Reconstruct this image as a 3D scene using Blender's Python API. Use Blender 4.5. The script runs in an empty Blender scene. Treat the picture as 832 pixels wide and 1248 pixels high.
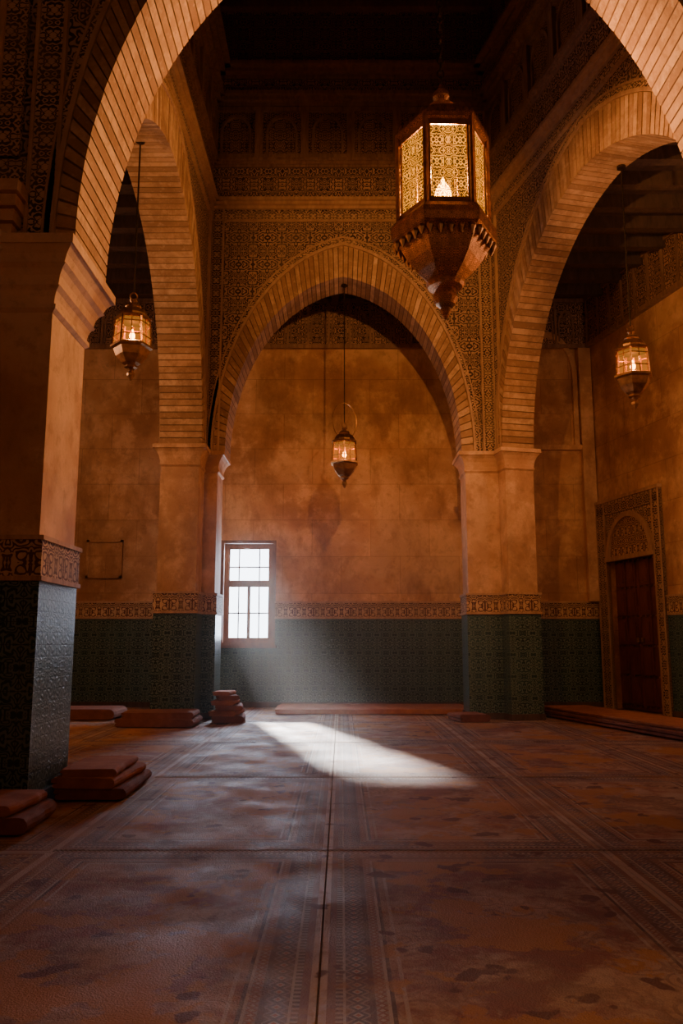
import bpy, math, random
from mathutils import Matrix, Vector
random.seed(4)
S=bpy.context.scene
COL=S.collection
# ------------------------------------------------------------------ node helpers
def newmat(name):
    m=bpy.data.materials.new(name); m.use_nodes=True
    nt=m.node_tree; b=nt.nodes['Principled BSDF']
    return m,nt,b
def put(nt,sock,val):
    if hasattr(val,'is_linked'): nt.links.new(val,sock)
    else:
        if isinstance(val,tuple) and len(val)==3 and sock.type=='RGBA': val=(*val,1)
        sock.default_value=val
def ma(nt,op,a,b=None,c=None,clamp=False):
    n=nt.nodes.new('ShaderNodeMath'); n.operation=op; n.use_clamp=clamp
    put(nt,n.inputs[0],a)
    if b is not None: put(nt,n.inputs[1],b)
    if c is not None: put(nt,n.inputs[2],c)
    return n.outputs[0]
def mix(nt,f,a,b,blend='MIX'):
    n=nt.nodes.new('ShaderNodeMix'); n.data_type='RGBA'; n.blend_type=blend
    put(nt,n.inputs[0],f); put(nt,n.inputs[6],a); put(nt,n.inputs[7],b)
    return n.outputs[2]
def ramp(nt,f,stops,interp='LINEAR'):
    n=nt.nodes.new('ShaderNodeValToRGB'); cr=n.color_ramp; cr.interpolation=interp
    while len(cr.elements)<len(stops): cr.elements.new(0.5)
    for e,(p,c) in zip(cr.elements,stops):
        e.position=p
        e.color=(c,c,c,1) if not isinstance(c,tuple) else (*c,1)
    put(nt,n.inputs[0],f); return n.outputs[0]
def noise(nt,v,scale,detail=4,rough=.6,dist=0):
    n=nt.nodes.new('ShaderNodeTexNoise'); put(nt,n.inputs['Vector'],v)
    n.inputs['Scale'].default_value=scale; n.inputs['Detail'].default_value=detail
    n.inputs['Roughness'].default_value=rough; n.inputs['Distortion'].default_value=dist
    return n.outputs['Fac']
def uv(nt):
    return nt.nodes.new('ShaderNodeTexCoord').outputs['UV']
def pos(nt):
    return nt.nodes.new('ShaderNodeNewGeometry').outputs['Position']
def shift(nt,v,d,s=(1,1,1)):
    n=nt.nodes.new('ShaderNodeVectorMath'); n.operation='MULTIPLY_ADD'; put(nt,n.inputs[0],v); n.inputs[1].default_value=s; n.inputs[2].default_value=d; return n.outputs[0]
def sep(nt,v):
    n=nt.nodes.new('ShaderNodeSeparateXYZ'); put(nt,n.inputs[0],v); return n.outputs
def comb(nt,x,y,z=0.0):
    n=nt.nodes.new('ShaderNodeCombineXYZ'); put(nt,n.inputs[0],x);put(nt,n.inputs[1],y);put(nt,n.inputs[2],z); return n.outputs[0]
def bump(nt,b,h,strength=.5,dist=.02):
    n=nt.nodes.new('ShaderNodeBump'); n.inputs['Strength'].default_value=strength
    n.inputs['Distance'].default_value=dist; put(nt,n.inputs['Height'],h)
    nt.links.new(n.outputs[0],b.inputs['Normal'])
def orn(nt,tile,vor=5.0,freq=26.0,seed=0.0,lo=-.25,hi=.25):
    """mirrored, repeating arabesque relief: 0 = ground, 1 = raised"""
    s=sep(nt,uv(nt))
    x=ma(nt,'PINGPONG',s[0],tile*.5); y=ma(nt,'PINGPONG',s[1],tile*.5)
    x=ma(nt,'DIVIDE',x,tile); y=ma(nt,'DIVIDE',y,tile)
    v=comb(nt,x,y,seed)
    nn=nt.nodes.new('ShaderNodeTexNoise'); put(nt,nn.inputs['Vector'],v); nn.inputs['Scale'].default_value=4; nn.inputs['Detail'].default_value=1
    vm=nt.nodes.new('ShaderNodeVectorMath'); vm.operation='MULTIPLY_ADD'
    put(nt,vm.inputs[0],nn.outputs['Color']); vm.inputs[1].default_value=(.35,.35,0); put(nt,vm.inputs[2],v)
    vo=nt.nodes.new('ShaderNodeTexVoronoi'); vo.voronoi_dimensions='2D'; put(nt,vo.inputs['Vector'],vm.outputs[0]); vo.inputs['Scale'].default_value=vor
    w=ma(nt,'SINE',ma(nt,'MULTIPLY',vo.outputs['Distance'],freq))
    mr=nt.nodes.new('ShaderNodeMapRange'); mr.interpolation_type='SMOOTHSTEP'
    put(nt,mr.inputs[0],w); mr.inputs[1].default_value=lo; mr.inputs[2].default_value=hi
    return mr.outputs[0]
def edge_lines(nt,tile,width):
    s=sep(nt,uv(nt))
    a=ma(nt,'LESS_THAN',ma(nt,'PINGPONG',s[0],tile*.5),width)
    b=ma(nt,'LESS_THAN',ma(nt,'PINGPONG',s[1],tile*.5),width)
    return ma(nt,'MAXIMUM',a,b)

# ------------------------------------------------------------------ materials
def mk_plaster(name,c1,c2,c3,rough=.75,blocks=True):
    m,nt,b=newmat(name)
    p=pos(nt)
    n1=noise(nt,p,.55,5,.6,.1); n2=noise(nt,p,2.2,9,.74,.05); n3=noise(nt,p,28,4,.6)
    col=ramp(nt,n1,[(.38,c1),(.5,c2),(.60,c3)])
    col=mix(nt,ramp(nt,n2,[(.50,0.0),(.62,.5)]),col,tuple(min(1,c*1.2+.04) for c in c3))
    stk=shift(nt,p,(3.3,1.7,0),(1,1,.5))
    col=mix(nt,ramp(nt,noise(nt,stk,.9,10,.74,.1),[(.50,0.0),(.62,.55)]),col,tuple(c*q for c,q in zip(c1,(.60,.52,.45))))
    col=mix(nt,ramp(nt,noise(nt,p,5.5,7,.72,.1),[(.53,0.0),(.64,.35)]),col,tuple(c*.6 for c in c1))
    h=ma(nt,'ADD',ma(nt,'MULTIPLY',n2,.7),ma(nt,'MULTIPLY',n3,.25))
    if blocks:
        br=nt.nodes.new('ShaderNodeTexBrick'); put(nt,br.inputs['Vector'],uv(nt))
        br.inputs['Scale'].default_value=1; br.inputs['Brick Width'].default_value=1.15; br.inputs['Row Height'].default_value=.72
        br.inputs['Color1'].default_value=(.80,.80,.80,1); br.inputs['Color2'].default_value=(1.0,1.0,1.0,1)
        br.inputs['Mortar'].default_value=(.58,.54,.50,1)
        br.inputs['Mortar Size'].default_value=.007; br.inputs['Mortar Smooth'].default_value=.5
        f=br.outputs['Fac']
        col=mix(nt,.8,col,br.outputs['Color'],'MULTIPLY')
        h=ma(nt,'SUBTRACT',h,ma(nt,'MULTIPLY',f,.5))
    put(nt,b.inputs['Base Color'],col); b.inputs['Roughness'].default_value=rough
    bump(nt,b,h,.45,.03); return m
PLASTER=mk_plaster('plaster_ochre',(.42,.200,.098),(.60,.325,.170),(.70,.425,.245))
PLASTER_P=mk_plaster('plaster_pier',(.46,.238,.125),(.60,.345,.195),(.68,.43,.265),.7,False)

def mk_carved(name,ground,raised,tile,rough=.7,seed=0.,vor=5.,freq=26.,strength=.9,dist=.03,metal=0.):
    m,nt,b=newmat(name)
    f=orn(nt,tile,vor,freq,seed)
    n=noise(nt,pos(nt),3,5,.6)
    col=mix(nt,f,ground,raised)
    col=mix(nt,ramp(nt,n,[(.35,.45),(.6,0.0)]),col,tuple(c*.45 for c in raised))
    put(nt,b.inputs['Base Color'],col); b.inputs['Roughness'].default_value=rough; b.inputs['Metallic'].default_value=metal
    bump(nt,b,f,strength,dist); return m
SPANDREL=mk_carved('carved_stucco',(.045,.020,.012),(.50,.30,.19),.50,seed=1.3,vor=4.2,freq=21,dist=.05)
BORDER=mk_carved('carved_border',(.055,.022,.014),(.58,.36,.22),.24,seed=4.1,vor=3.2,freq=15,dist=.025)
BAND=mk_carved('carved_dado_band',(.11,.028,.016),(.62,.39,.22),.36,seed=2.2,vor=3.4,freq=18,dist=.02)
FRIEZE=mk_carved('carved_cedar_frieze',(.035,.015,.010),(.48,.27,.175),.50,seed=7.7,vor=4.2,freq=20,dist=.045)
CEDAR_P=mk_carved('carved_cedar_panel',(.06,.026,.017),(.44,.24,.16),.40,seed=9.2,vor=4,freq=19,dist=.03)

def mk_wood(name,c1,c2,rough=.55):
    m,nt,b=newmat(name); p=pos(nt)
    s=nt.nodes.new('ShaderNodeVectorMath'); s.operation='MULTIPLY'; put(nt,s.inputs[0],p); s.inputs[1].default_value=(1,1,.25)
    n=noise(nt,s.outputs[0],7,6,.65,1.5)
    put(nt,b.inputs['Base Color'],ramp(nt,n,[(.3,c1),(.7,c2)])); b.inputs['Roughness'].default_value=rough
    bump(nt,b,n,.3,.01); return m
CEDAR=mk_wood('cedar_wood',(.17,.085,.055),(.38,.22,.14))
CEDAR_D=mk_wood('cedar_dark',(.050,.027,.018),(.12,.065,.045),.7)
MOULD=mk_wood('stucco_moulding',(.34,.185,.11),(.55,.34,.21),.65)
DOORW=mk_wood('door_wood',(.11,.026,.020),(.22,.065,.045),.40)
WINW=mk_wood('window_wood',(.12,.055,.032),(.24,.12,.07),.5)

def mk_brick():
    m,nt,b=newmat('arch_brick')
    a=nt.nodes.new('ShaderNodeAttribute'); a.attribute_name='shade'
    p=pos(nt)
    col=ramp(nt,a.outputs['Fac'],[(0,(.29,.152,.082)),(.45,(.47,.270,.150)),(1,(.66,.42,.255))])
    n=noise(nt,p,5,6,.7,.2)
    col=mix(nt,ramp(nt,noise(nt,p,1.3,9,.75,.2),[(.49,0.0),(.60,.6)]),col,(.22,.105,.056))
    col=mix(nt,ramp(nt,n,[(.42,.5),(.56,0.0)]),col,(.27,.14,.078))
    col=mix(nt,ramp(nt,noise(nt,p,14,3,.6),[(.55,0.0),(.75,.35)]),col,(.70,.50,.34))
    put(nt,b.inputs['Base Color'],col); b.inputs['Roughness'].default_value=.8
    bump(nt,b,n,.6,.02); return m
BRICK=mk_brick()
MORTAR=mk_plaster('mortar',(.13,.066,.038),(.17,.09,.05),(.21,.115,.068),.85,False)

def mk_tile():
    m,nt,b=newmat('zellige_tile')
    f=orn(nt,.34,3.8,18,3.1); g=edge_lines(nt,.17,.003)
    n=noise(nt,pos(nt),1.5,4,.6)
    base=ramp(nt,n,[(.35,(.007,.027,.027)),(.65,(.018,.062,.058))])
    col=mix(nt,f,base,(.13,.175,.14)); col=mix(nt,ma(nt,'MULTIPLY',g,.7),col,(.006,.010,.010))
    put(nt,b.inputs['Base Color'],col)
    put(nt,b.inputs['Roughness'],ramp(nt,f,[(0,.30),(1,.45)]))
    b.inputs['Specular IOR Level'].default_value=.40
    bump(nt,b,ma(nt,'SUBTRACT',ma(nt,'MULTIPLY',f,.5),ma(nt,'MULTIPLY',g,.4)),.5,.01); return m
TILE=mk_tile()

PX,PY=1.6,2.65; OX,OY=-.88,3.70   # rug pitch and a rug centre
def mk_rug():
    m,nt,b=newmat('worn_rug_wool')
    p=pos(nt); s=sep(nt,p)
    ux=ma(nt,'DIVIDE',ma(nt,'SUBTRACT',s[0],OX-PX/2),PX); uy=ma(nt,'DIVIDE',ma(nt,'SUBTRACT',s[1],OY-PY/2),PY)
    ix=ma(nt,'FLOOR',ux); iy=ma(nt,'FLOOR',uy)
    lx=ma(nt,'ABSOLUTE',ma(nt,'MULTIPLY',ma(nt,'SUBTRACT',ma(nt,'FRACT',ux),.5),PX))
    ly=ma(nt,'ABSOLUTE',ma(nt,'MULTIPLY',ma(nt,'SUBTRACT',ma(nt,'FRACT',uy),.5),PY))
    dx=ma(nt,'SUBTRACT',PX/2,lx); dy=ma(nt,'SUBTRACT',PY/2,ly)
    d=ma(nt,'MINIMUM',dx,dy)
    isx=ma(nt,'LESS_THAN',dx,dy)
    along=ma(nt,'ADD',ma(nt,'MULTIPLY',isx,s[1]),ma(nt,'MULTIPLY',ma(nt,'SUBTRACT',1.0,isx),s[0]))
    wn=nt.nodes.new('ShaderNodeTexWhiteNoise'); wn.noise_dimensions='2D'; put(nt,wn.inputs['Vector'],comb(nt,ix,iy))
    rnd=wn.outputs['Value']
    def dia(centre,half,cols):
        q=ma(nt,'PINGPONG',along,half); r=ma(nt,'ABSOLUTE',ma(nt,'SUBTRACT',d,centre))
        return ramp(nt,ma(nt,'DIVIDE',ma(nt,'ADD',q,r),half*2),cols,'CONSTANT')
    bord=dia(.135,.030,[(0,(.36,.08,.05)),(.16,(.44,.33,.28)),(.32,(.11,.06,.075)),(.60,(.29,.19,.18)),(.8,(.12,.05,.05))])
    bord2=dia(.215,.018,[(0,(.42,.31,.25)),(.3,(.26,.075,.05)),(.6,(.30,.20,.18))])
    tri=ma(nt,'PINGPONG',along,.016)
    guard=ma(nt,'GREATER_THAN',tri,.008)
    gcol=mix(nt,guard,(.10,.04,.04),(.38,.27,.22))
    field=ramp(nt,rnd,[(0,(.27,.080,.048)),(.5,(.34,.125,.078)),(1,(.25,.072,.046))])
    n0=noise(nt,p,1.1,9,.72,.3)
    field=mix(nt,ramp(nt,n0,[(.46,0.0),(.53,.75)]),field,(.50,.315,.22))
    vo=nt.nodes.new('ShaderNodeTexVoronoi'); vo.inputs['Scale'].default_value=6; put(nt,vo.inputs['Vector'],comb(nt,lx,ly,0.0))
    ff=ma(nt,'GREATER_THAN',ma(nt,'SINE',ma(nt,'MULTIPLY',vo.outputs['Distance'],30)),.45)
    med=ma(nt,'ADD',ma(nt,'MULTIPLY',lx,1.6),ly)
    mring=ma(nt,'LESS_THAN',ma(nt,'ABSOLUTE',ma(nt,'SUBTRACT',med,.62)),.03)
    ff=ma(nt,'MAXIMUM',ff,mring)
    field=mix(nt,ma(nt,'MULTIPLY',ff,ramp(nt,noise(nt,p,2.2,5,.6),[(.46,0.05),(.58,.55)])),field,(.14,.045,.036))
    def band(lo,hi):
        return ma(nt,'MULTIPLY',ma(nt,'GREATER_THAN',d,lo),ma(nt,'LESS_THAN',d,hi))
    infield=ramp(nt,d,[(.24,.40),(.27,1.0)])
    col=field
    dk=ramp(nt,noise(nt,shift(nt,p,(7,2,0)),1.6,9,.74,.3),[(.50,0.0),(.58,.65)])
    col=mix(nt,dk,col,(.15,.046,.030))
    col=mix(nt,band(.095,.175),col,bord)
    col=mix(nt,band(.195,.235),col,bord2)
    col=mix(nt,band(.06,.085),col,gcol)
    for lo,hi,c in ((.085,.095,(.44,.32,.26)),(.175,.195,(.12,.05,.045)),(.235,.247,(.44,.32,.26)),(.247,.262,(.09,.035,.032)),(.29,.305,(.42,.29,.23)),(.03,.06,(.22,.085,.06))):
        col=mix(nt,band(lo,hi),col,c)
    col=mix(nt,band(-1,.03),col,(.48,.33,.26))
    col=mix(nt,band(-1,.004),col,(.09,.05,.04))
    w=ramp(nt,noise(nt,p,2.1,10,.78,.2),[(.50,0.0),(.60,.55)])
    col=mix(nt,ma(nt,'MULTIPLY',w,infield),col,(.54,.385,.30))
    wd_=ramp(nt,noise(nt,shift(nt,p,(2,9,0)),2.6,9,.75,.2),[(.50,0.0),(.60,.6)])
    col=mix(nt,wd_,col,(.20,.075,.05))
    pb=shift(nt,p,(13.1,4.7,0))
    st=ramp(nt,noise(nt,pb,1.5,8,.66,.2),[(.52,0.0),(.545,.85)])
    col=mix(nt,ma(nt,'MULTIPLY',st,infield),col,(.44,.17,.035))
    st2=ramp(nt,noise(nt,pb,4.1,3,.5,.1),[(.635,0.0),(.655,.9)])
    col=mix(nt,st2,col,(.11,.020,.015))
    col=mix(nt,ma(nt,'MULTIPLY',noise(nt,p,160,2,.6),.28),col,tuple([.10,.05,.04]))
    put(nt,b.inputs['Base Color'],col)
    put(nt,b.inputs['Roughness'],ramp(nt,noise(nt,p,2,4,.6),[(.35,.55),(.65,.8)]))
    bump(nt,b,ma(nt,'ADD',noise(nt,p,120,2,.6),ma(nt,'MULTIPLY',noise(nt,p,3,4,.5),1.2)),.5,.012)
    return m
RUG=mk_rug()
def mk_cloth(name,c1,c2):
    m,nt,b=newmat(name); p=pos(nt)
    n=noise(nt,p,6,5,.6); f=noise(nt,p,140,2,.5)
    put(nt,b.inputs['Base Color'],ramp(nt,n,[(.3,c1),(.7,c2)])); b.inputs['Roughness'].default_value=.9
    bump(nt,b,ma(nt,'ADD',f,n),.5,.01); return m
CLOTH=cloth=mk_cloth('rust_wool',(.28,.085,.040),(.44,.165,.078))
CLOTH2=mk_cloth('maroon_wool',(.15,.044,.028),(.25,.085,.05))

def mk_metal(name,col,rough,tile=None):
    m,nt,b=newmat(name); b.inputs['Metallic'].default_value=1
    n=noise(nt,pos(nt),12,4,.6)
    c=ramp(nt,n,[(.3,tuple(c*.45 for c in col)),(.65,col)]); b.inputs['Roughness'].default_value=rough
    if tile:
        f=orn(nt,tile,4,18,5.5); c=mix(nt,f,c,tuple(x*.3 for x in col)); bump(nt,b,f,.9,.015)
    else: bump(nt,b,n,.2,.005)
    put(nt,b.inputs['Base Color'],c)
    return m
COPPER=mk_metal('aged_copper',(.90,.46,.23),.42,.13)
BRASS=mk_metal('dark_brass',(.54,.29,.13),.38)
IRON=mk_metal('iron',(.10,.07,.05),.5)
ABSORB_BLACK,_nt,_b=newmat('absorbing_black'); _b.inputs['Roughness'].default_value=1; _b.inputs['Specular IOR Level'].default_value=0  # near-black for bulb stem and plates added to absorb light in lanterns
put(_nt,_b.inputs['Base Color'],ramp(_nt,noise(_nt,pos(_nt),9),[(.3,(.0015,.0008,.0004)),(.7,(.003,.0015,.0008))]))
def emis(name,col,st):
    m,nt,b=newmat(name); nt.nodes.remove(b)
    e=nt.nodes.new('ShaderNodeEmission'); e.inputs[0].default_value=(*col,1); e.inputs[1].default_value=st
    nt.links.new(e.outputs[0],nt.nodes['Material Output'].inputs[0]); return m
FLAME=emis('flame',(1,.50,.14),55)
FLAME_B=emis('bulb_flame',(1,.60,.16),110)
WAX=mk_cloth('wax',(.3,.17,.08),(.4,.24,.12))
def mk_glass(name,tint,em,emst,transp,fil=None):
    m,nt,b=newmat(name); nt.nodes.remove(b); out=nt.nodes['Material Output']
    t=nt.nodes.new('ShaderNodeBsdfTransparent'); t.inputs[0].default_value=(*tint,1)
    e=nt.nodes.new('ShaderNodeEmission'); e.inputs[0].default_value=(*em,1); e.inputs[1].default_value=emst
    if fil:
        n=noise(nt,uv(nt),14,4,.6); put(nt,e.inputs[1],ma(nt,'MULTIPLY',ramp(nt,n,[(.3,.4),(.7,1.0)]),emst))
    mx=nt.nodes.new('ShaderNodeMixShader'); mx.inputs[0].default_value=transp
    nt.links.new(e.outputs[0],mx.inputs[1]); nt.links.new(t.outputs[0],mx.inputs[2]); last=mx
    if fil:
        f=orn(nt,fil,3.6,19,6.4,-.05,.1)
        p=nt.nodes.new('ShaderNodeBsdfDiffuse'); p.inputs[0].default_value=(.0016,.0005,.0001,1)
        mz=nt.nodes.new('ShaderNodeMixShader'); put(nt,mz.inputs[0],ma(nt,'MULTIPLY',f,.90))
        nt.links.new(last.outputs[0],mz.inputs[1]); nt.links.new(p.outputs[0],mz.inputs[2]); last=mz
    nt.links.new(last.outputs[0],out.inputs[0]); return m
GLASS_S=mk_glass('amber_glass',(.95,.54,.22),(1,.34,.05),.85,.60)
GLASS_B=mk_glass('filigree_amber_glass',(1,.58,.24),(1,.34,.015),2.6,.26,.24)

# ------------------------------------------------------------------ mesh builder
class MB:
    def __init__(s): s.v=[];s.f=[];s.m=[];s.sh=[];s.sm=[]
    def poly(s,pts,m=0,sh=.5,sm=False):
        i=len(s.v); s.v+= [tuple(p) for p in pts]; s.f.append(tuple(range(i,i+len(pts)))); s.m.append(m); s.sh.append(sh); s.sm.append(sm)
    def box(s,x0,x1,y0,y1,z0,z1,m=0,sh=.5):
        P=[(x0,y0,z0),(x1,y0,z0),(x1,y1,z0),(x0,y1,z0),(x0,y0,z1),(x1,y0,z1),(x1,y1,z1),(x0,y1,z1)]
        for q in ((0,3,2,1),(4,5,6,7),(0,1,5,4),(1,2,6,5),(2,3,7,6),(3,0,4,7)): s.poly([P[k] for k in q],m,sh)
    def hexa(s,P,m=0,sh=.5):
        for q in ((0,3,2,1),(4,5,6,7),(0,1,5,4),(1,2,6,5),(2,3,7,6),(3,0,4,7)): s.poly([P[k] for k in q],m,sh)
    def loft(s,rings,m=0,cap=True,sm=False,closed=True):
        n=len(rings[0])
        for a,b in zip(rings,rings[1:]):
            for k in range(n if closed else n-1):
                j=(k+1)%n
                s.poly([a[k],a[j],b[j],b[k]],m,.5,sm)
        if cap:
            s.poly(list(reversed(rings[0])),m); s.poly(rings[-1],m)
    def lathe(s,prof,n,m=0,sm=False,rot=0,c=(0,0),cap=True):
        rings=[[(c[0]+r*math.cos(rot+2*math.pi*k/n),c[1]+r*math.sin(rot+2*math.pi*k/n),z) for k in range(n)] for r,z in prof]
        s.loft(rings,m,cap,sm)
    def obj(s,name,mats,parent=None,M=None,merge=False,facetuv=False):
        me=bpy.data.meshes.new(name); me.from_pydata(s.v,[],s.f)
        for x in mats: me.materials.append(x)
        ul=me.uv_layers.new(name='UVMap'); at=me.attributes.new('shade','FLOAT','FACE')
        me.polygons.foreach_set('material_index',s.m)
        at.data.foreach_set('value',s.sh)
        for p in me.polygons:
            p.use_smooth=s.sm[p.index]
            n=p.normal
            if facetuv:
                l=math.hypot(n.x,n.y) or 1; t=(-n.y/l,n.x/l)
            for li in p.loop_indices:
                c=me.vertices[me.loops[li].vertex_index].co
                if facetuv: u=(c.x*t[0]+c.y*t[1],c.z)
                elif abs(n.z)>.75: u=(c.x,c.y)
                elif abs(n.y)>=abs(n.x): u=(c.x,c.z)
                else: u=(c.y,c.z)
                ul.data[li].uv=u
        me.update()
        o=bpy.data.objects.new(name,me); COL.objects.link(o)
        if parent: o.parent=parent
        if M is not None: o.matrix_world=M
        if merge:
            w=o.modifiers.new('w','WELD'); w.merge_threshold=.0005
        return o
def empty(name,loc=(0,0,0),rz=0):
    e=bpy.data.objects.new(name,None); COL.objects.link(e); e.location=loc; e.rotation_euler=(0,0,rz); e.empty_display_size=.2; return e
def frame(p0,d):
    l=math.hypot(*d); d=(d[0]/l,d[1]/l); n=(-d[1],d[0])
    return Matrix(((d[0],n[0],0,p0[0]),(d[1],n[1],0,p0[1]),(0,0,1,0),(0,0,0,1)))

def arc(a,h,t):
    """softly pointed, stilted arch, t 0..1 left springing -> right springing"""
    if t>.5:
        x,z=arc(a,h,1-t); return (-x,z)
    c=(h*h-a*a)/(2*a); r=a+c
    ta=math.acos(max(-1,min(1,-c/r)))
    k=math.pi+(ta-math.pi)*(t*2); px,pz=c+r*math.cos(k),r*math.sin(k)
    ex,ez=-a*math.cos(math.pi*t),h*math.sin(math.pi*t)
    w=.32
    return (px*w+ex*(1-w),pz*w+ez*(1-w))
def arch_strip(mb,uc,zc,a1,h1,a2,h2,v0,v1,n,m):
    for k in range(n):
        t0,t1=k/n,(k+1)/n
        i0,i1,o0,o1=arc(a1,h1,t0),arc(a1,h1,t1),arc(a2,h2,t0),arc(a2,h2,t1)
        A=lambda p,v:(uc+p[0],v,zc+p[1])
        mb.poly([A(i0,v0),A(i1,v0),A(o1,v0),A(o0,v0)],m)
        mb.poly([A(i0,v0),A(i0,v1),A(i1,v1),A(i1,v0)],m)
        mb.poly([A(o0,v0),A(o1,v0),A(o1,v1),A(o0,v1)],m)
def cornice(mb,u0,u1,z0,z1,proj,m,steps=3):
    for k in range(steps):
        a=z0+(z1-z0)*k/steps; b=z0+(z1-z0)*(k+1)/steps-.006
        mb.box(u0,u1,-proj*(k+1)/steps,.02,a,b,m)

ZS=4.38
def arch_wall(name,M,u0,u1,uc,a,h,T,ztop,H,ring_s=.26,ring_h=.62,nv=92,uL=None,uR=None,upper=True,borderw=.18):
    E=empty(name); E.matrix_world=M
    mb=MB(); n=48; ai,hi=a+.02,h+.02
    pts=[arc(ai,hi,k/n) for k in range(n+1)]
    P=[(uc+x,ZS+z) for x,z in pts]
    for (x0,z0),(x1,z1) in zip(P,P[1:]):
        mb.poly([(x0,0,z0),(x1,0,z1),(x1,0,ztop),(x0,0,ztop)],1)
        mb.poly([(x1,T,z1),(x0,T,z0),(x0,T,ztop),(x1,T,ztop)],0)
        mb.poly([(x0,0,z0),(x0,T,z0),(x1,T,z1),(x1,0,z1)],2)
    for x0,x1 in ((u0,uc-ai),(uc+ai,u1)):
        mb.poly([(x0,0,ZS),(x1,0,ZS),(x1,0,ztop),(x0,0,ztop)],1)
        mb.poly([(x1,T,ZS),(x0,T,ZS),(x0,T,ztop),(x1,T,ztop)],0)
        mb.poly([(x0,0,ZS),(x0,T,ZS),(x1,T,ZS),(x1,0,ZS)],0)
    mb.box(u0,u1,0,T,ztop,H,3)
    mb.poly([(u0,0,ZS),(u0,0,H),(u0,T,H),(u0,T,ZS)],0); mb.poly([(u1,0,ZS),(u1,T,ZS),(u1,T,H),(u1,0,H)],0)
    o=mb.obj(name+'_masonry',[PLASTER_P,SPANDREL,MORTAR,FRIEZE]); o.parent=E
    mb=MB(); ao,ho=a+ring_s,h+ring_h
    arch_strip(mb,uc,ZS,a+.008,h+.008,ao-.005,ho-.005,-.028,T+.022,60,1)
    for k in range(nv):
        g=.085
        t0,t1=(k+g)/nv,(k+1-g)/nv
        i0,i1,o0,o1=arc(a,h,t0),arc(a,h,t1),arc(ao,ho,t0),arc(ao,ho,t1)
        f=-.035-random.random()*.012; bk=T+.03
        A=lambda p,v:(uc+p[0],v,ZS+p[1])
        mb.hexa([A(i0,f),A(i1,f),A(i1,bk),A(i0,bk),A(o0,f),A(o1,f),A(o1,bk),A(o0,bk)],0,(.30 if k%2 else .68)+random.uniform(-.3,.3))
    o=mb.obj(name+'_voussoirs',[BRICK,MORTAR]); o.parent=E
    mb=MB()
    arch_strip(mb,uc,ZS,ao+.005,ho+.005,ao+.045,ho+.06,-.06,.01,60,0)
    arch_strip(mb,uc,ZS,ao+.045,ho+.06,ao+.10,ho+.15,-.03,.01,60,1)
    arch_strip(mb,uc,ZS,ao+.10,ho+.15,ao+.12,ho+.18,-.045,.01,60,0)
    L=u0 if uL is None else uL; R=u1 if uR is None else uR
    bw=borderw
    mb.box(L+.03,L+.03+bw,-.03,.01,ZS+.02,ztop-.04,1); mb.box(R-.03-bw,R-.03,-.03,.01,ZS+.02,ztop-.04,1)
    mb.box(L+.03+bw,R-.03-bw,-.03,.01,ztop-.04-bw*.9,ztop-.04,1)
    for x in (L,L+.03+bw,R-.03,R-.06-bw): mb.box(x,x+.03,-.05,.01,ZS+.02,ztop,0)
    mb.box(L,R,-.05,.01,ztop-.075-bw*.9,ztop-.045-bw*.9,0)
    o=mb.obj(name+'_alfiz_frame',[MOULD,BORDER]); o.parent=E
    if upper:
        mb=MB(); z=ztop
        cornice(mb,L,R,z,z+.18,.14,0)
        mb.box(L,R,-.03,.01,z+.19,z+.78,1)
        cornice(mb,L,R,z+.80,z+.94,.12,2)
        zb=z+.95; zt=z+1.95
        npn=max(3,round((R-L)/.80)); w=(R-L)/npn
        mb.box(L,R,-.02,.01,zb,zt,3)
        for k in range(npn):
            x=L+k*w
            mb.box(x,x+.07,-.09,.01,zb,zt,2); mb.box(x+w-.07,x+w,-.09,.01,zb,zt,2)
            mb.box(x+.07,x+w-.07,-.08,.01,zb,zb+.08,2); mb.box(x+.07,x+w-.07,-.08,.01,zt-.08,zt,2)
            cx=x+w/2; aa=w/2-.13
            arch_strip(mb,cx,zb+.5,aa-.04,.30,aa,.36,-.06,.0,14,2)
            mb.box(cx-aa,cx-aa+.04,-.06,.0,zb+.1,zb+.5,2); mb.box(cx+aa-.04,cx+aa,-.06,.0,zb+.1,zb+.5,2)
        cornice(mb,L,R,zt+.02,zt+.25,.20,2); mb.box(L,R,-.1,.01,zt+.26,zt+.52,1); cornice(mb,L,R,zt+.54,zt+.75,.32,2)
        for k in range(int((R-L)/.5)):
            mb.box(L+.12+k*.5,L+.36+k*.5,-.08,.01,zt+.9,H-.5,3)
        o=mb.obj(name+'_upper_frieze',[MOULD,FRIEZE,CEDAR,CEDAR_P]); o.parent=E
    return E

C=(2.63,13.5); D=(.233,-.972); NR=(.972,.233)
ZT=8.78; H=13.0
arch_wall('wall_back_arcade',frame((-2.3,13.5),(1,0)),-.7,5.4,2.33,1.99,3.12,.6,ZT,H,uL=0,uR=4.93,ring_s=.20,ring_h=.58,nv=80)
arch_wall('wall_left_arcade',frame((-2.3,7.0),(0,1)),-.1,6.7,3.08,2.84,3.30,.62,ZT,H,nv=96,uL=0,uR=6.5,ring_s=.20)
arch_wall('wall_right_arcade',frame(C,D),-.2,6.9,3.2,2.92,3.30,.5,ZT,H,nv=96,uL=0,uR=6.7,ring_s=.16)
arch_wall('wall_front_arcade',frame((-2.3,6.2),(1,0)),-1.2,7.6,2.9,2.74,3.95,.8,9.4,H,ring_s=.16,ring_h=.75,nv=112,uL=-.26,uR=6.0,upper=False,borderw=.2)

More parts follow.
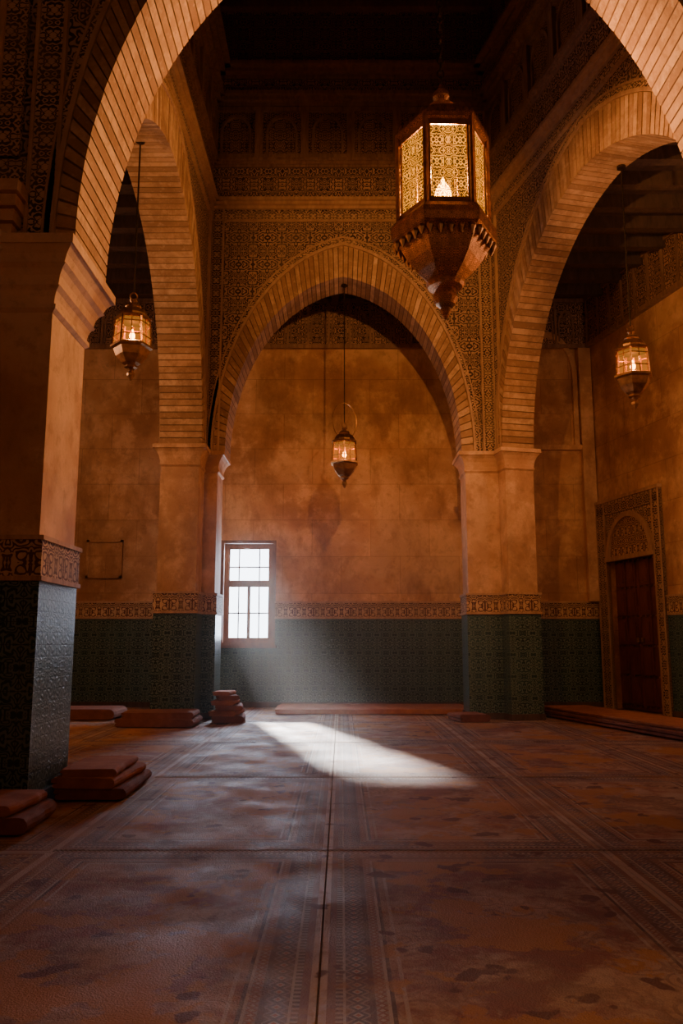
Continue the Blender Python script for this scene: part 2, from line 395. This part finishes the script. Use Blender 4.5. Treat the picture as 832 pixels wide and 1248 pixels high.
# ------------------------------------------------------------------ piers
def offset(poly,d):
    n=len(poly); out=[]
    for i in range(n):
        p0,p1,p2=poly[i-1],poly[i],poly[(i+1)%n]
        def nr(a,b):
            x,y=b[0]-a[0],b[1]-a[1]; l=math.hypot(x,y); return (y/l,-x/l)
        n1,n2=nr(p0,p1),nr(p1,p2)
        k=1+n1[0]*n2[0]+n1[1]*n2[1]
        out.append((p1[0]+d*(n1[0]+n2[0])/k,p1[1]+d*(n1[1]+n2[1])/k))
    return out
def ring(poly,d,z): return [(x,y,z) for x,y in offset(poly,d)]
def pier(poly,capz=4.02,capproj=.12,rich=False):
    E=empty('stone_pier')
    mb=MB(); mb.loft([ring(poly,0,0),ring(poly,0,capz+.02)],0); o=mb.obj('shaft',[PLASTER_P]); o.parent=E
    mb=MB()
    mb.loft([ring(poly,.03,0),ring(poly,.03,1.68)],0)
    mb.loft([ring(poly,.04,1.70),ring(poly,.04,1.98)],1)
    for z,pz in ((1.665,.055),(1.975,.055)):
        mb.loft([ring(poly,pz,z),ring(poly,pz,z+.035)],2)
    mb.loft([ring(poly,.045,0),ring(poly,.045,.10)],3)
    o=mb.obj('tiled_dado',[TILE,BAND,MOULD,CEDAR_D]); o.parent=E
    mb=MB(); z=capz; hh=ZS-.004-capz; rr=[]
    if rich: prof=((0,.02),(.05,.16),(.11,.16),(.11,.06),(.22,.10),(.30,.18),(.36,.34),(.36,.26),(.50,.34),(.58,.46),(.64,.64),(.64,.56),(.76,.70),(.86,.92),(.86,1.),(1,1.))
    else: prof=((0,.02),(.08,.22),(.14,.22),(.14,.08),(.3,.12),(.5,.26),(.68,.52),(.8,.82),(.82,1.),(1,1.))
    for t,k in prof: rr.append(ring(poly,capproj*k,z+hh*t))
    mb.loft(rr,0); o=mb.obj('capital',[PLASTER_P]); o.parent=E
    return E
def P(u,v): return (C[0]+D[0]*u+NR[0]*v, C[1]+D[1]*u+NR[1]*v)
pier([(-2.92,12.98),(-2.3,12.98),(-2.3,13.5),(-2.08,13.5),(-2.08,14.1),(-2.92,14.1)])
pier([(2.08,13.5),(2.63,13.5),P(.28,0),P(.28,.5),(3.16,14.1),(2.08,14.1)])
pier([(-3.5,6.2),(-2.3,6.2),(-2.3,7.02),(-3.5,7.02)],capz=3.80,capproj=.20,rich=True)
pier([(3.45,6.2),(4.9,6.2),(4.9,7.55),P(6.12,0),(4.16,7.0),(3.45,7.0)],capz=3.80,capproj=.16,rich=True)

# near wall: carved panel frame and stepped corbel
mb=MB()
for k in range(4):
    pr=.12+.05*k
    mb.box(-3.5,-2.62+.03*k,6.2-pr,6.19,4.40+.1*k,4.495+.1*k,0)
for k in range(7):
    r=.20-.026*k
    mb.lathe([(r*.75,4.40-.085*(k+1)),(r,4.40-.085*(k+1)+.03),(r,4.40-.085*k)],8,0,rot=math.pi/8,c=(-2.82,6.10))
mb.box(-3.5,-2.56,6.12,6.19,4.88,5.08,1); mb.box(-3.5,-2.56,6.09,6.19,4.80,4.86,0); mb.box(-3.5,-2.84,6.09,6.19,5.10,5.14,0)
mb.box(-2.80,-2.62,6.12,6.16,5.11,9.4,1); mb.box(-2.84,-2.80,6.09,6.19,5.14,9.4,0)
mb.box(-3.5,-2.84,6.17,6.195,5.14,9.4,0)
mb.obj('trim_1',[PLASTER_P,BORDER])

# ------------------------------------------------------------------ room shell
WX0,WX1,WZ0,WZ1=-2.30,-1.33,1.20,3.14; YB=16.0; CX=5.02
mb=MB()
mb.box(-7.2,WX0,YB,YB+.4,0,8.3,0); mb.box(WX1,CX+.3,YB,YB+.4,0,8.3,0)
mb.box(WX0,WX1,YB,YB+.4,0,WZ0,0); mb.box(WX0,WX1,YB,YB+.4,WZ1,8.3,0)
mb.box(-7.0,CX,YB-.05,YB,7.2,8.15,1)
for z in (7.12,8.1): mb.box(-7.0,CX,YB-.09,YB,z,z+.08,2)
x=-7.0
while x<CX-.3:
    mb.box(x,x+.05,YB-.08,YB,7.2,8.1,2)
    arch_strip(mb,x+.235,7.62,.13,.26,.165,.31,YB-.08,YB-.04,10,2); mb.box(x+.07,x+.105,YB-.08,YB-.04,7.26,7.62,2); mb.box(x+.365,x+.40,YB-.08,YB-.04,7.26,7.62,2)
    x+=.42
mb.obj('wall_back',[PLASTER,FRIEZE,CEDAR])
mb=MB()
def dado(mb,x0,x1,y,z1=1.68):
    mb.box(x0,x1,y-.03,y,0,z1,0)
    if z1>1.6:
        mb.box(x0,x1,y-.04,y,1.70,1.97,1); mb.box(x0,x1,y-.055,y,1.665,1.70,2); mb.box(x0,x1,y-.055,y,1.97,2.005,2)
dado(mb,-7.0,WX0-.06,YB); dado(mb,WX1+.04,CX,YB); dado(mb,WX0-.06,WX1+.04,YB,1.14)
mb.box(-7,CX,YB-.05,YB,0,.1,3)
mb.obj('trim_2',[TILE,BAND,MOULD,CEDAR_D])
MR=frame((CX,YB),D)
mb=MB(); DS0,DS1=.42,1.92
mb.box(-.2,DS0,0,.4,0,8.3,0); mb.box(DS1,21,0,.4,0,8.3,0); mb.box(DS0,DS1,0,.4,2.75,8.3,0); mb.box(DS0,DS1,.25,.4,0,2.75,0)
mb.box(0,21,-.06,0,7.2,8.15,1)
for z in (7.12,8.1): mb.box(0,21,-.1,0,z,z+.08,2)
x=.1
while x<20: mb.box(x,x+.05,-.09,0,7.2,8.1,2); x+=.42
mb.obj('wall_right',[PLASTER,FRIEZE,CEDAR],M=MR)
mb=MB(); dado(mb,2.14,21,0); mb.box(2.14,21,-.05,0,0,.1,3); mb.obj('trim_3',[TILE,BAND,MOULD,CEDAR_D],M=MR)
mb=MB(); mb.box(-7.4,-7.0,-4.4,YB+.4,0,8.3,0); mb.obj('wall_left',[PLASTER])
mb=MB(); dado(mb,-4,YB,0); mb.obj('trim_4',[TILE,BAND,MOULD],M=frame((-7.0,0),(0,1)))
mb=MB(); mb.box(-7.4,11,-4.4,-4.0,0,8.3,0); mb.obj('wall_front',[PLASTER])
mb=MB(); mb.box(-7.4,11,-4.4,YB+.4,-.2,0,0); mb.obj('floor',[RUG])
mb=MB()
def slab(pts,z0,z1,m=0):
    mb.loft([[(x,y,z0) for x,y in pts],[(x,y,z1) for x,y in pts]],m)
slab([(-7.4,-4.4),(11,-4.4),(11,6.4),(-7.4,6.4)],8.2,8.5)
slab([(-7.4,13.9),(11,13.9),(11,16.4),(-7.4,16.4)],8.2,8.5)
slab([(-7.4,6.4),(-2.7,6.4),(-2.7,13.9),(-7.4,13.9)],8.2,8.5)
slab([(4.65,6.4),(11,6.4),(11,13.9),(2.95,13.9)],8.2,8.5)
slab([(-3.2,6.2),(5.2,6.2),(5.2,14.3),(-3.2,14.3)],12.95,13.2)
for k in range(12): y=7.3+k*.55; mb.box(-2.3,2.63+.24*(13.5-y),y,y+.16,12.7,12.95,1)
for k in range(14):
    y=6.8+k*.65; mb.box(-7,-2.95,y,y+.16,7.98,8.2,0)
    x0=max(3.2,2.63+.24*(13.5-y)+.6); mb.box(x0,CX+.24*(16-y),y,y+.16,7.98,8.2,0)
for k in range(10): x=-2.2+k*.5; mb.box(x,x+.14,14.15,15.9,8.0,8.2,0)
mb.obj('ceiling',[CEDAR_D,CEDAR])

mb=MB()
nx=4.2; a=.46
arch_strip(mb,nx,6.55,a,.8,a+.09,.92,15.93,16.0,24,0)
mb.box(nx-a-.09,nx-a,15.93,16,5.1,6.55,0); mb.box(nx+a,nx+a+.09,15.93,16,5.1,6.55,0); mb.box(nx-a-.12,nx+a+.12,15.9,16,5.0,5.1,0)
mb.obj('blind_arch_niche',[PLASTER_P])
mb=MB()
x0,x1,z0,z1=-4.98,-4.28,2.45,3.2
mb.box(x0,x1,15.97,16,z0,z1,0)
for q in ((x0,x1,z0,z0+.05),(x0,x1,z1-.05,z1),(x0,x0+.05,z0,z1),(x1-.05,x1,z0,z1)): mb.box(q[0],q[1],15.94,16,q[2],q[3],0)
mb.obj('wall_plaque',[PLASTER])
mb=MB(); mb.box(4.78,5.02,15.86,16,2.0,7.1,0); mb.obj('trim_5',[PLASTER_P])

# window
E=empty('window_1')
mb=MB()
def fr(x0,x1,z0,z1,w,y0,y1,m=0):
    mb.box(x0,x0+w,y0,y1,z0,z1,m); mb.box(x1-w,x1,y0,y1,z0,z1,m); mb.box(x0+w,x1-w,y0,y1,z0,z0+w,m); mb.box(x0+w,x1-w,y0,y1,z1-w,z1,m)
fr(WX0-.05,WX1+.05,WZ0-.05,WZ1+.05,.06,YB-.05,YB+.03)
fr(WX0,WX1,WZ0,WZ1,.085,YB+.12,YB+.20)
zm=WZ0+1.12; mb.box(WX0+.07,WX1-.07,YB+.12,YB+.20,zm,zm+.09,0)
xm=(WX0+WX1)/2
fr(WX0+.075,WX1-.075,WZ0+.075,zm,.03,YB+.14,YB+.18); fr(WX0+.075,WX1-.075,zm+.07,WZ1-.075,.03,YB+.14,YB+.18)
mb.box(xm-.03,xm+.03,YB+.14,YB+.18,WZ0+.1,zm,0)
for x in (xm-.2,xm+.2): mb.box(x-.011,x+.011,YB+.15,YB+.17,WZ0+.1,WZ1-.1,0)
for z in (WZ0+.58,zm+.36): mb.box(WX0+.1,WX1-.1,YB+.15,YB+.17,z-.012,z+.012,0)
mb.box(WX0-.08,WX1+.08,YB-.12,YB+.12,WZ0-.09,WZ0-.04,0)
o=mb.obj('sash_frame',[WINW]); o.parent=E

# door
E=empty('door_1'); E.matrix_world=MR
mb=MB()
for x0,x1 in ((DS0,(DS0+DS1)/2-.005),((DS0+DS1)/2+.005,DS1)):
    mb.box(x0,x1,.10,.18,0.02,2.74,0)
    for r in range(5):
        z=.12+r*.53
        for c in range(2):
            xx=x0+.07+c*.33
            mb.box(xx,xx+.27,.075,.1,z,z+.46,0); mb.box(xx+.05,xx+.22,.06,.075,z+.06,z+.40,0)
for z in (.09,.62,1.15,1.68,2.21,2.70):
    for k in range(10):
        x=DS0+.08+k*.15; mb.box(x-.014,x+.014,.045,.10,z-.014,z+.014,1)
for sx in (-.07,.07):
    mb.lathe([(.035,1.22),(.035,1.30)],10,1,c=((DS0+DS1)/2+sx,.07))
o=mb.obj('leaves',[DOORW,BRASS]); o.parent=E
mb=MB()
mb.box(.1,DS0,-.07,.0,0,3.75,0); mb.box(DS1,2.14,-.07,0,0,3.75,0); mb.box(.1,2.14,-.07,0,3.62,3.88,0)
mb.box(DS0,DS1,-.04,.0,2.75,3.62,0)
for q in (.1,DS0-.03,DS1,2.11): mb.box(q,q+.03,-.09,0,0,3.88,1)
mb.box(.08,2.16,-.1,0,3.86,3.92,1); mb.box(DS0-.03,DS1+.03,-.1,0,2.72,2.80,1)
cx=(DS0+DS1)/2
arch_strip(mb,cx,2.80,.64,.70,.72,.79,-.1,-.03,24,1)
n=20
pts=[(cx+arc(.64,.70,k/n)[0],-.055,2.8+arc(.64,.70,k/n)[1]) for k in range(n+1)]
mb.poly(pts,2)
o=mb.obj('surround',[BORDER,MOULD,BAND]); o.parent=E

# ------------------------------------------------------------------ rugs
for i in range(0,3):
    for j in range(0,4):
        cx_,cy_=OX+i*PX,OY+j*PY
        mb=MB(); w,l=PX/2-.004,PY/2-.004; t=.010
        mb.box(-w,w,-l,l,0,t)
        nfr=60
        for k in range(nfr):
            x=-w+.01+(2*w-.02)*k/(nfr-1)
            for s_ in (-1,1): mb.box(x-.006,x+.006,s_*l-.02,s_*l+.02,t*.6,t+.002)
        o=mb.obj('prayer_rug',[RUG]); o.location=(cx_,cy_,0.001)

# ------------------------------------------------------------------ folded rugs / mats
def folded(mb,cx,cy,z,w,l,h,rot=0,m=0):
    pr=[]; r=h/2
    for k in range(7):
        a=-math.pi/2+math.pi*k/6; pr.append((w/2-r+r*math.cos(a),r+r*math.sin(a)))
    s=h*.16
    pr+=[(-w/2+.02,h),(-w/2,h-.01),(-w/2,r+s*.5),(-w/2+.06,r),(-w/2+.01,r-s*.5),(-w/2+.01,.01),(-w/2+.03,0)]
    ca,sa=math.cos(rot),math.sin(rot); rings=[]
    N=7
    for k in range(N+1):
        y=-l/2+l*k/N; e=.985 if k in(0,N) else 1; wob=random.uniform(-.008,.008)
        rings.append([(cx+(x*e+wob)*ca-y*sa,cy+(x*e+wob)*sa+y*ca,z+(zz-r)*e+r+(random.uniform(-.004,.004) if zz>r else 0)) for x,zz in pr])
    mb.loft(rings,m)
def stack(name,items,mats):
    mb=MB()
    for it in items: folded(mb,*it)
    return mb.obj(name,mats,merge=True)
Q=.0155
stack('folded_rug_stack',[(-1.94,7.05,Q,.56,1.0,.085,.03,1),(-1.97,6.98,Q+.085,.50,.9,.075,-.04,0),(-1.98,7.0,Q+.16,.44,.82,.06,.04,0)],[CLOTH,CLOTH2])
stack('folded_rug_stack',[(-2.38,5.70,Q,.80,.66,.10,.05,1),(-2.42,5.72,Q+.10,.70,.58,.07,-.04,0)],[CLOTH,CLOTH2])
stack('folded_rug_stack',[(-1.74,13.05,Q,.50,.70,.09,.1,1),(-1.78,13.08,Q+.09,.42,.66,.08,-.1,0),(-1.74,13.05,Q+.17,.42,.62,.08,.12,1),(-1.80,13.08,Q+.25,.36,.60,.07,-.05,0),(-1.78,13.1,Q+.32,.34,.5,.07,.2,1),(-1.83,13.1,Q+.39,.28,.46,.06,-.1,0)],[CLOTH,CLOTH2])
stack('folded_floor_mat',[(-2.68,12.45,Q,1.15,.75,.11,.0,1),(-2.66,12.45,Q+.11,1.05,.68,.09,.02,0)],[CLOTH2,CLOTH2])
stack('folded_floor_mat',[(-4.3,13.6,Q,1.5,.8,.16,.0,1)],[CLOTH2,CLOTH2])
stack('folded_floor_mat',[(.55,14.9,Q,3.4,1.3,.08,0,0)],[CLOTH,CLOTH2])
stack('folded_floor_mat',[(1.98,13.1,Q,.5,.55,.11,.2,1)],[CLOTH,CLOTH2])
mb=MB(); folded(mb,0,0,0,.9,5.4,.10,0,0); folded(mb,.02,-.3,.10,.8,4.6,.05,0,1)
o=mb.obj('folded_floor_mat',[CLOTH2,CLOTH],merge=True); c=P(1.6,1.25); o.location=(c[0],c[1],Q); o.rotation_euler=(0,0,math.atan2(D[1],D[0])+math.pi/2)

# ------------------------------------------------------------------ lanterns
def rod(mb,x,y,z0,z1,r,m,n=6): mb.lathe([(r,z0),(r,z1)],n,m,c=(x,y))
def ringm(mb,c,R,r,axis,m,n=16,k=6,sy=1.):
    rings=[]
    for i in range(n+1):
        t=2*math.pi*i/n; row=[]
        for j in range(k):
            p=2*math.pi*j/k; rr=R+r*math.cos(p); a=rr*math.cos(t); b=rr*math.sin(t)*sy; w=r*math.sin(p)
            row.append((c[0]+a,c[1]+w,c[2]+b) if axis=='y' else (c[0]+w,c[1]+a,c[2]+b))
        rings.append(row)
    mb.loft(rings,m,False,True)
def lantern_small(loc,ztop,bail=False,rz=0,power=45,sc=1.):
    E=empty('hanging_lantern',loc,rz)
    mb=MB()
    mb.lathe([(.02,.50),(.05,.49),(.03,.46),(.035,.44),(.085,.43),(.10,.40),(.09,.385),(.15,.35),(.185,.29),(.19,.26)],12,0,True)
    mb.lathe([(.19,.265),(.235,.25),(.24,.235),(.21,.215)],6,0)
    mb.lathe([(.235,-.10),(.262,-.115),(.262,-.14),(.225,-.16),(.19,-.25),(.12,-.34),(.075,-.37),(.085,-.395),(.05,-.41),(.03,-.44),(.05,-.47),(.045,-.50),(.012,-.56)],6,0)
    for k in range(6):
        a=math.pi/3*k; c,s=math.cos(a),math.sin(a)
        def bar(r0,z0,r1,z1,w,c=c,s=s):
            t=(-s*w,c*w)
            mb.hexa([(r0*c-t[0]-c*w,r0*s-t[1]-s*w,z0),(r0*c-t[0]+c*w,r0*s-t[1]+s*w,z0),(r0*c+t[0]+c*w,r0*s+t[1]+s*w,z0),(r0*c+t[0]-c*w,r0*s+t[1]-s*w,z0),
                     (r1*c-t[0]-c*w,r1*s-t[1]-s*w,z1),(r1*c-t[0]+c*w,r1*s-t[1]+s*w,z1),(r1*c+t[0]+c*w,r1*s+t[1]+s*w,z1),(r1*c+t[0]-c*w,r1*s+t[1]-s*w,z1)],0)
        bar(.235,-.11,.212,.23,.011)
        a2=a+math.pi/6; c2,s2=math.cos(a2),math.sin(a2)
        bar(.204,-.11,.184,.23,.005,c2,s2)
    mb.lathe([(.232,.15),(.232,.165)],6,0,cap=False); mb.lathe([(.242,-.02),(.242,-.005)],6,0,cap=False)
    ringm(mb,(0,0,.545),.045,.010,'y',0)
    mb.lathe([(.19,-.098),(.19,-.090)],6,1); mb.lathe([(.19,.205),(.19,.212)],6,1)  # black plates added to keep the lit interior dark
    if bail:
        ringm(mb,(0,0,.62),.24,.008,'y',0,24,5,1.35)
    o=mb.obj('metal_frame',[BRASS,ABSORB_BLACK]); o.parent=E
    mb=MB(); mb.lathe([(.222,-.10),(.203,.22)],6,0,cap=False); o=mb.obj('glass_panes',[GLASS_S]); o.parent=E
    mb=MB(); mb.lathe([(.05,-.10),(.05,-.04),(.045,-.035)],12,0,True); mb.lathe([(.006,-.035),(.030,-.005),(.036,.025),(.020,.07),(.002,.11)],10,1,True)
    o=mb.obj('candle',[WAX,FLAME]); o.parent=E
    mb=MB(); rod(mb,0,0,.58,ztop-loc[2],.011,0)
    mb.lathe([(.06,ztop-loc[2]-.03),(.06,ztop-loc[2])],10,0)
    o=mb.obj('suspension_cord',[IRON]); o.parent=E
    L=bpy.data.lights.new('candle_light','POINT'); L.energy=power; L.color=(1,.66,.40); L.shadow_soft_size=.03
    lo=bpy.data.objects.new('candle_light',L); COL.objects.link(lo); lo.parent=E; lo.location=(0,0,.15)
    return E
lantern_small((-2.62,9.8,4.98),7.68,rz=.2,power=85)
lantern_small((.05,13.78,4.38),7.50,True,rz=.5,power=65)
p=P(3.2,.35); lantern_small((p[0]+.12,p[1]-.1,4.78),7.66,rz=.1,power=85)

E=empty('large_hexagonal_lantern',(1.07,8.0,0),.03)
n=6
mb=MB()
mb.lathe([(.46,6.46),(.50,6.48),(.50,6.53),(.45,6.56),(.40,6.60),(.30,6.72),(.20,6.80),(.13,6.84)],n,0)
mb.lathe([(.13,6.83),(.15,6.86),(.09,6.89),(.05,6.93),(.09,6.98),(.085,7.03),(.04,7.08),(.02,7.14)],16,0,True)
mb.lathe([(.44,5.56),(.50,5.54),(.55,5.48),(.56,5.42),(.55,5.34),(.50,5.30),(.46,5.24),(.38,5.10),(.29,4.99),(.20,4.91),(.17,4.88)],n,0)
mb.lathe([(.17,4.89),(.20,4.86),(.18,4.82),(.10,4.79),(.12,4.75),(.13,4.70),(.10,4.64),(.05,4.60),(.06,4.57),(.04,4.53),(.01,4.48)],16,0,True)
# black plates added over base and lid to absorb lamp light inside
mb.lathe([(.438,5.565),(.438,5.58)],6,2); mb.lathe([(.438,6.44),(.438,6.455)],6,2)
for k in range(6):
    a=math.pi/3*k; c,s=math.cos(a),math.sin(a)
    mb.lathe([(.030,5.50),(.030,6.50)],8,1,c=(.472*c,.472*s))
    a2=a+math.pi/3; p0=(.468*c,.468*s); p1=(.468*math.cos(a2),.468*math.sin(a2))
    for z0,z1 in ((5.53,5.61),(6.40,6.48)):
        q=[(p0[0],p0[1]),(p1[0],p1[1]),(p1[0]*.965,p1[1]*.965),(p0[0]*.965,p0[1]*.965)]
        mb.hexa([(x,y,z0) for x,y in q]+[(x,y,z1) for x,y in q],1)
    for t0 in (.06,.90):
        A=(p0[0]+(p1[0]-p0[0])*t0,p0[1]+(p1[1]-p0[1])*t0); B=(p0[0]+(p1[0]-p0[0])*(t0+.04),p0[1]+(p1[1]-p0[1])*(t0+.04))
        q=[A,B,(B[0]*.965,B[1]*.965),(A[0]*.965,A[1]*.965)]
        mb.hexa([(x,y,5.55) for x,y in q]+[(x,y,6.45) for x,y in q],1)
    for t in range(5):
        f=(t+.5)/5; x=p0[0]+(p1[0]-p0[0])*f; y=p0[1]+(p1[1]-p0[1])*f
        mb.lathe([(.035,5.30),(.04,5.27),(.02,5.23),(.006,5.20)],6,1,c=(x*1.12,y*1.12))
        mb.lathe([(.035,6.53),(.03,6.57),(.005,6.62)],6,1,c=(x*.99,y*.99))
o=mb.obj('copper_frame',[COPPER,BRASS,ABSORB_BLACK],facetuv=True); o.parent=E
mb=MB(); mb.lathe([(.445,5.54),(.445,6.47)],6,0,cap=False); o=mb.obj('filigree_panes',[GLASS_B],facetuv=True); o.parent=E
mb=MB(); mb.lathe([(.03,5.4),(.03,5.72)],10,0,True); mb.lathe([(.02,5.72),(.06,5.76),(.095,5.83),(.08,5.91),(.03,6.0),(.003,6.06)],14,1,True)
o=mb.obj('lamp_bulb',[ABSORB_BLACK,FLAME_B]); o.parent=E
mb=MB(); z=7.18; k=0
while z<12.6:
    ringm(mb,(0,0,z),.035,.009,'y' if k%2 else 'x',0,10,5,1.5); z+=.085; k+=1
o=mb.obj('hanging_chain',[IRON]); o.parent=E
L=bpy.data.lights.new('lamp_light','POINT'); L.energy=4100; L.color=(1,.78,.58); L.shadow_soft_size=.05
lo=bpy.data.objects.new('lamp_light',L); COL.objects.link(lo); lo.parent=E; lo.location=(0,0,6.13)

# ------------------------------------------------------------------ dusty air
m=bpy.data.materials.new('dusty_air'); m.use_nodes=True; nt=m.node_tree; nt.nodes.clear()
out=nt.nodes.new('ShaderNodeOutputMaterial'); vs=nt.nodes.new('ShaderNodeVolumeScatter')
vs.inputs['Color'].default_value=(1,1,1,1); vs.inputs['Density'].default_value=.0065; vs.inputs['Anisotropy'].default_value=.35
nt.links.new(vs.outputs[0],out.inputs['Volume'])
mb=MB(); mb.box(-2.04,2.04,7.1,15.86,.03,3.2); mb.obj('dust_haze',[m],merge=True)

# ------------------------------------------------------------------ lights
def light(name,typ,loc,energy,color,**k):
    L=bpy.data.lights.new(name,typ); L.energy=energy; L.color=color
    for a,b in k.items(): setattr(L,a,b)
    o=bpy.data.objects.new(name,L); COL.objects.link(o); o.location=loc; return o
s=light('sun','SUN',(-4,20,8),48,(1,.96,.93),angle=math.radians(4))
s.rotation_euler=Vector((.28,-1,-.37)).to_track_quat('-Z','Y').to_euler()
w=light('window_skylight','AREA',(xm,YB+.45,(WZ0+WZ1)/2),260,(.68,.80,1),shape='RECTANGLE',size=.95,size_y=1.9)
w.rotation_euler=Vector((.15,-1,-.35)).to_track_quat('-Z','Y').to_euler()
light('fill_light_rear','POINT',(1.4,-.5,4.6),75,(1,.62,.38),shadow_soft_size=.4)  # added warm fill behind the camera, no lantern there
light('aisle_fill_left','POINT',(-5.2,11,5.2),85,(1,.62,.36),shadow_soft_size=.2)  # added fill for the left aisle, source unseen
light('aisle_fill_right','POINT',(6.3,9.5,5.2),85,(1,.62,.36),shadow_soft_size=.2)  # same added fill on the right, without a lantern
wd=bpy.data.worlds.new('World'); S.world=wd; wd.use_nodes=True
bg=wd.node_tree.nodes['Background']; bg.inputs[0].default_value=(.80,.88,1,1); bg.inputs[1].default_value=9

# ------------------------------------------------------------------ camera
cd=bpy.data.cameras.new('camera'); cam=bpy.data.objects.new('camera',cd); COL.objects.link(cam)
cam.location=(0,0,1.2); cam.rotation_euler=(math.radians(90+9.09),0,0)
cd.sensor_fit='VERTICAL'; cd.sensor_height=36; cd.lens=36*1000/1248; cd.clip_start=.05
S.camera=cam
